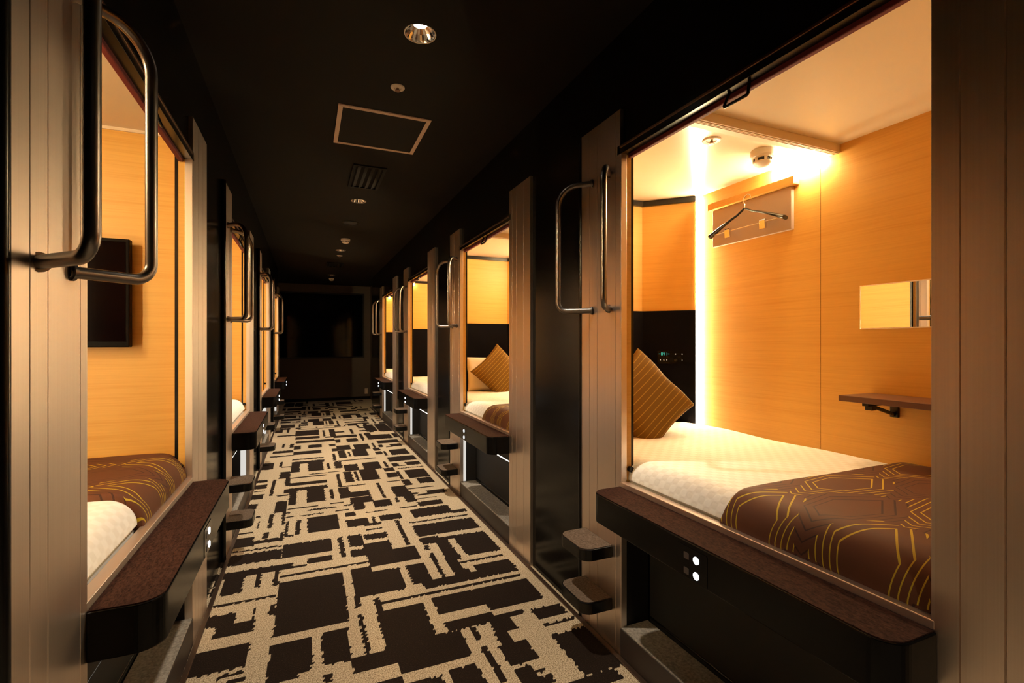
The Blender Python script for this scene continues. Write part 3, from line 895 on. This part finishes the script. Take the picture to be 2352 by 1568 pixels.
GC = 'upper sleeping capsules along the corridor'
cap_labels = {
    ('R', 0): 'lit wood-lined capsule with hanger board, wall mirror and folding shelf',
    ('R', 1): 'lit capsule with a cushion propped on a cream pillow, next along from the hanger-board capsule',
    ('R', 2): 'lit narrow-looking capsule, third along on the hanger-board side',
    ('R', 3): 'lit capsule closest to the end window on the hanger-board side',
    ('L', 0): 'lit wood-lined capsule with the black wall television',
    ('L', 1): 'lit capsule next along from the television capsule',
    ('L', 2): 'lit slit-like capsule, third along on the television side',
    ('L', 3): 'lit capsule closest to the end window on the television side'}
low_labels = {
    ('R', 0): 'dark lower bunk with grey tread beneath the hanger-board capsule',
    ('R', 1): 'lower bunk with a white light line beneath the capsule of the propped cushion',
    ('R', 2): 'lower bunk beneath the third capsule on the hanger-board side',
    ('R', 3): 'lower bunk closest to the end window on the hanger-board side',
    ('L', 0): 'dark lower bunk with grey tread beneath the television capsule',
    ('L', 1): 'lower bunk beneath the capsule next to the television capsule',
    ('L', 2): 'lower bunk beneath the third capsule on the television side',
    ('L', 3): 'lower bunk closest to the end window on the television side'}
proto = make_capsule()
low_off, low_on = make_lower(False), make_lower(True)
first_off = first_on = True
for i, key in enumerate(cap_labels):
    c = proto if i == 0 else copy_tree(proto)
    tag(place(c, *key), cap_labels[key], 'sleeping capsule', GC)
for key in low_labels:
    if key[1] == 0:
        c = low_off if first_off else copy_tree(low_off); first_off = False
    else:
        c = low_on if first_on else copy_tree(low_on); first_on = False
    tag(place(c, *key), low_labels[key], 'lower bunk', 'lower bunks along the corridor')
# ------------------------------------------------------------------ bedding
def section(off):
    """cross-section of the bedding from the back wall over the top and down the front: (x, z)"""
    pts = []
    zt = 0.752
    r = 0.078
    x0 = 0.036
    for i in range(15):
        x = 0.962 - (0.962 - (x0 + r)) * i / 14
        pts.append((x, zt - 0.030 * max(0, (x - .90) / .062) ** 2))
    for i in range(1, 9):
        a = PI / 2 + (PI / 2) * i / 8
        pts.append((x0 + r + r * math.cos(a), zt - r + r * math.sin(a)))
    pts.append((x0 + .001, 0.674)); pts.append((x0 + .010, 0.664))
    out = []
    for i, (x, z) in enumerate(pts):
        p, q = pts[max(i - 1, 0)], pts[min(i + 1, len(pts) - 1)]
        tx, tz = q[0] - p[0], q[1] - p[1]
        L = math.hypot(tx, tz) or 1
        nx, nz = tz / L, -tx / L
        if nz < 0 and i < 14: nx, nz = -nx, -nz
        out.append((x + nx * off, z + nz * off))
    return out

def bedding(name, mat, y0, y1, off, seedv, amp, ny=60, thick=0.0, e0=0.05, e1=0.05):
    sec = section(off)
    ns = len(sec)
    arc = [0.0]
    for i in range(1, ns):
        arc.append(arc[-1] + math.hypot(sec[i][0] - sec[i - 1][0], sec[i][1] - sec[i - 1][1]))
    rnd = random.Random(seedv)
    waves = [(rnd.uniform(4, 13), rnd.uniform(4, 13), rnd.uniform(0, 6.28)) for _ in range(7)]
    vs, uvs = [], []
    for j in range(ny + 1):
        t = j / ny
        y = y0 + (y1 - y0) * t
        ed = min(1.0, (y - y0) / e0 if e0 else 1, (y1 - y) / e1 if e1 else 1)
        k = math.sqrt(max(0.0, 1 - (1 - ed) ** 2))
        for i, (x, z) in enumerate(sec):
            wv = sum(math.sin(a * x + b_ * y + p) for a, b_, p in waves) / len(waves)
            top = min(1.0, max(0.0, (z - 0.67) / 0.06))
            zz = z + amp * wv * top - (1 - k) * 0.075 * top
            xx = x - amp * 0.5 * math.sin(9 * y + seedv) * max(0, min(1, (i - 14) / 7)) * top
            vs.append((xx, y, zz)); uvs.append((y, arc[i]))
    fs = [(j * ns + i, j * ns + i + 1, (j + 1) * ns + i + 1, (j + 1) * ns + i) for j in range(ny) for i in range(ns - 1)]
    me = bpy.data.meshes.new(name)
    me.from_pydata(vs, [], fs)
    ul = me.uv_layers.new(name='UVMap')
    for p in me.polygons:
        p.use_smooth = True
        for li in p.loop_indices:
            ul.data[li].uv = uvs[me.loops[li].vertex_index]
    me.materials.append(M[mat])
    o = bpy.data.objects.new(name, me); COL.objects.link(o)
    if thick:
        md = o.modifiers.new('cloth', 'SOLIDIFY'); md.thickness = thick; md.offset = -1
    md = o.modifiers.new('soft', 'SUBSURF'); md.levels = 1; md.render_levels = 2
    return o

def pillow_mesh(name, mat, w, h_, d, n=20, stripes=False, pinch=0.12):
    vs, fs, uvs = [], [], []
    for s in (1, -1):
        for j in range(n + 1):
            for i in range(n + 1):
                u, v_ = 2 * i / n - 1, 2 * j / n - 1
                f = (1 - u ** 4) * (1 - v_ ** 4)
                f = max(f, 0) ** 0.42
                pu = u * w / 2 * (1 - pinch * (1 - u * u) * 0 - pinch * (v_ * v_ < 2) * (1 - abs(v_)) ** 0 * 0)
                shr = 1 - pinch * (1 - v_ * v_) * (u * u)
                shr2 = 1 - pinch * (1 - u * u) * (v_ * v_)
                wr = 0.006 * math.sin(7 * u + 3 * v_ + s) * f
                vs.append((u * w / 2 * shr, s * d / 2 * f + wr, v_ * h_ / 2 * shr2)); uvs.append((i / n, j / n))
    N = (n + 1) ** 2
    for s, o in ((0, 0), (1, N)):
        for j in range(n):
            for i in range(n):
                q = [o + j * (n + 1) + i, o + j * (n + 1) + i + 1, o + (j + 1) * (n + 1) + i + 1, o + (j + 1) * (n + 1) + i]
                fs.append(q if s else q[::-1])
    me = bpy.data.meshes.new(name)
    me.from_pydata(vs, [], fs)
    ul = me.uv_layers.new(name='UVMap')
    for p in me.polygons:
        p.use_smooth = True
        for li in p.loop_indices:
            ul.data[li].uv = uvs[me.loops[li].vertex_index]
    bm = bmesh.new(); bm.from_mesh(me)
    bmesh.ops.remove_doubles(bm, verts=bm.verts, dist=1e-5)
    bmesh.ops.recalc_face_normals(bm, faces=bm.faces)
    bm.to_mesh(me); bm.free()
    me.materials.append(M[mat])
    o = bpy.data.objects.new(name, me); COL.objects.link(o)
    md = o.modifiers.new('soft', 'SUBSURF'); md.levels = 1; md.render_levels = 2
    return o

where = {('R', 0): 'in the hanger-board capsule', ('R', 1): 'in the capsule next along from the hanger board', ('R', 2): 'in the third hanger-board-side capsule',
         ('R', 3): 'in the hanger-board-side capsule by the end window', ('L', 0): 'in the television capsule', ('L', 1): 'in the capsule next along from the television'}
mat_p = MB().box(0.045, 0.955, -.070, 1.79, ZB - .01, 0.690).build('mattress', 'duvet', None, 0.03, 4)
duv_p = bedding('duvet', 'duvet', -.078, 1.70, 0.0, 5, 0.010, 70, 0.0, 0.04, 0.08)
run_p = bedding('bed_runner', 'runner', -.045, 0.545, 0.012, 5, 0.010, 44, 0.006, 0.02, 0.012)
def spot(o, side, k, used, first):
    c = o if first else copy_tree(o)
    return place(c, side, k)
for i, (key, w_) in enumerate(where.items()):
    tag(spot(mat_p, *key, None, i == 0), 'white mattress under the duvet ' + w_, 'mattress', 'capsule mattresses')
    tag(spot(duv_p, *key, None, i == 0), 'white quilted duvet ' + w_, 'duvet', 'white capsule duvets')
for i, key in enumerate((('R', 0), ('R', 1), ('L', 0))):
    tag(spot(run_p, *key, None, i == 0), 'brown bed runner with mustard honeycomb lines ' + where[key], 'bed runner', 'honeycomb bed runners')

def local_to_world(side, k, p):
    if side == 'R':
        return Vector((XR + p[0], Y_R + PITCH * k + p[1], p[2]))
    return Vector((XL - p[0], Y_L + PITCH * k - p[1], p[2]))

cu = pillow_mesh('cushion', 'cushion', 0.42, 0.42, 0.14, stripes=True)
pw = pillow_mesh('pillow', 'pillow', 0.58, 0.34, 0.13, pinch=0.06)
def set_pose(o, side, k, p, lean, roll, yaw):
    Mx = Matrix.Rotation(yaw, 4, 'Z') @ Matrix.Rotation(lean, 4, 'X') @ Matrix.Rotation(roll, 4, 'Y')
    o.rotation_euler = Mx.to_euler()
    o.location = local_to_world(side, k, p)
set_pose(pw, 'R', 0, (0.56, 1.715, 0.885), math.radians(-18), 0, 0)
tag(pw, 'cream pillow hidden behind the striped cushion in the hanger-board capsule', 'pillow', 'cream pillows')
pw2 = copy_tree(pw); set_pose(pw2, 'R', 1, (0.56, 1.715, 0.905), math.radians(-14), 0, 0)
tag(pw2, 'cream pillow standing behind the cushion in the next capsule along', 'pillow', 'cream pillows')
set_pose(cu, 'R', 0, (0.435, 1.42, 0.915), math.radians(-24), math.radians(52), math.radians(-8))
tag(cu, 'olive striped cushion in the hanger-board capsule, tilted on its corner', 'cushion', 'olive striped cushions')
cu2 = copy_tree(cu); set_pose(cu2, 'R', 1, (0.55, 1.56, 0.925), math.radians(-20), math.radians(48), 0)
tag(cu2, 'olive striped cushion propped on a cream pillow in the next capsule along', 'cushion', 'olive striped cushions')

# ------------------------------------------------------------------ fittings inside the first capsules (world coordinates)
XBW = XR + XB
# hanger board
r = empty('hanger_board', (XBW, 1.784, 1.83)); tag(r, 'taupe hanger board with oak top rail on the capsule wall', 'coat rail')
MB().box(-.020, 0, -.235, .235, -.105, .095).build('board', 'taupe', r, .002)
MB().box(-.042, 0, -.262, .250, .095, .132).build('top_rail', 'wood', r, .002)
# clothes hanger
r = empty('clothes_hanger', (XBW - .062, 1.770, 1.872)); tag(r, 'black clothes hanger with two silver clips hanging on the taupe board', 'hanger')
sh = []
for i in range(-14, 15):
    t = i / 14
    sh.append((0.0, t * .222, -0.012 - 0.085 * abs(t) ** 1.25 + 0.012 * (1 - min(1, abs(t) * 5)), 0.006 + 0.009 * abs(t) ** 2))
mb = MB()
n = 12
vs = []
for (x, y, z, rad) in sh:
    for k in range(n):
        a = 2 * PI * k / n
        vs.append((x + rad * 1.25 * math.cos(a), y, z + rad * 0.75 * math.sin(a)))
mb.add(vs, [(i * n + k, i * n + (k + 1) % n, (i + 1) * n + (k + 1) % n, (i + 1) * n + k) for i in range(len(sh) - 1) for k in range(n)], True)
mb.add(vs, [tuple(range(n)), tuple(range((len(sh) - 1) * n, len(sh) * n))])
mb.build('shoulders', 'black_satin', r)
hk = [(0, 0, -.004), (0, 0, .030)]
for k in range(13):
    a = -PI / 2 + (PI * 1.35) * k / 12
    hk.append((0.024 * math.cos(a) * .6, 0.020 * math.cos(a), 0.052 + 0.022 * math.sin(a)))
hk = [(0, 0, -.006), (0, 0, .022), (0.004, 0.012, .034), (.012, .019, .050), (.018, .014, .068), (.020, .0, .074), (.020, -.014, .068), (.018, -.020, .052)]
MB().tube(fillet(hk, (.008,) * 6, 4), 0.0022, 8).build('hook', 'chrome', r)
MB().tube([(0, -.205, -.092), (0, .205, -.092)], 0.0024, 8).build('bar', 'chrome', r)
for y in (-.105, .105):
    mb = MB().prism([(-.006, -.125), (.006, -.125), (.009, -.085), (.003, -.078), (-.003, -.078), (-.009, -.085)], y - .016, y + .016, 'y')
    mb.build('clip', 'chrome', r, .001)
# mirror
r = empty('wall_mirror', (XBW, 1.028, 1.343)); tag(r, 'small frameless landscape mirror on the capsule wall', 'mirror')
MB().box(-.010, 0, -.226, .226, -.088, .088).build('backing', 'alu_plain', r, .001)
MB().box(-.0125, -.010, -.222, .222, -.084, .084).build('glass', 'mirror', r)
# folding shelf
r = empty('folding_shelf', (XBW, 0.98, 1.0)); tag(r, 'dark walnut folding shelf on the wall below the mirror', 'shelf')
MB().box(-.205, -.002, -.30, .235, -.022, 0).build('shelf_board', 'shelf', r, .002)
for y in (.150, -.20):
    mb = MB().box(-.185, -.010, y - .011, y + .011, -.034, -.023)
    mb.box(-.012, 0, y - .014, y + .014, -.085, -.023)
    mb.tube([(-.150, y, -.034), (-.008, y, -.075)], .007, 10)
    mb.box(-.165, -.140, y - .013, y + .013, -.050, -.030)
    mb.build('bracket', 'black_satin', r, .001)
# ceiling fittings in the first capsule
smoke_detector(1.84, 1.52, ZC, 'white smoke detector on the cream ceiling of the hanger-board capsule', 0.95, 'white_plastic', 1.4)
sprinkler(1.545, 1.52, ZC, 'white round sprinkler on the cream ceiling of the hanger-board capsule', 'white_plastic', 0.95)
# television in the first capsule on the other side
r = empty('television', (-.625, Y_L - YF, 1.39)); tag(r, 'flat black television on the oak wall of the opposite capsule', 'television')
MB().box(-.66, 0, -.060, -.026, -.207, .207).build('casing', 'tv_black', r, .003)
MB().box(-.648, -.012, -.0615, -.060, -.185, .195).build('screen', 'tv_screen', r)
MB().box(-.43, -.23, -.027, 0, -.10, .10).build('wall_bracket', 'black_matte', r)

# ------------------------------------------------------------------ light, world, camera
w = bpy.data.worlds.new('night'); scene.world = w; w.use_nodes = True
bg = w.node_tree.nodes['Background']
bg.inputs['Color'].default_value = (0.0, 0.0, 0.0, 1); bg.inputs['Strength'].default_value = 0.0

cam = bpy.data.cameras.new('camera'); co = bpy.data.objects.new('camera', cam); COL.objects.link(co)
cam.sensor_fit = 'HORIZONTAL'; cam.sensor_width = 36.0; cam.lens = 36.0 * FPX / 2352.0
cam.shift_y = (CY - 784.0) / 2352.0
cam.clip_start = 0.02
co.location = (0, 0, H); co.rotation_euler = (PI / 2, 0, -TH)
scene.camera = co

scene.view_settings.view_transform = 'Standard'
scene.view_settings.look = 'None'
scene.view_settings.gamma = 1.0
scene.view_settings.use_curve_mapping = False
scene.view_settings.exposure = 0.2
scene.cycles.use_denoising = True
scene.cycles.max_bounces = 7
scene.cycles.diffuse_bounces = 5
scene.cycles.glossy_bounces = 4
scene.cycles.use_adaptive_sampling = True
scene.cycles.adaptive_threshold = 0.025
scene.cycles.sample_clamp_indirect = 6.0
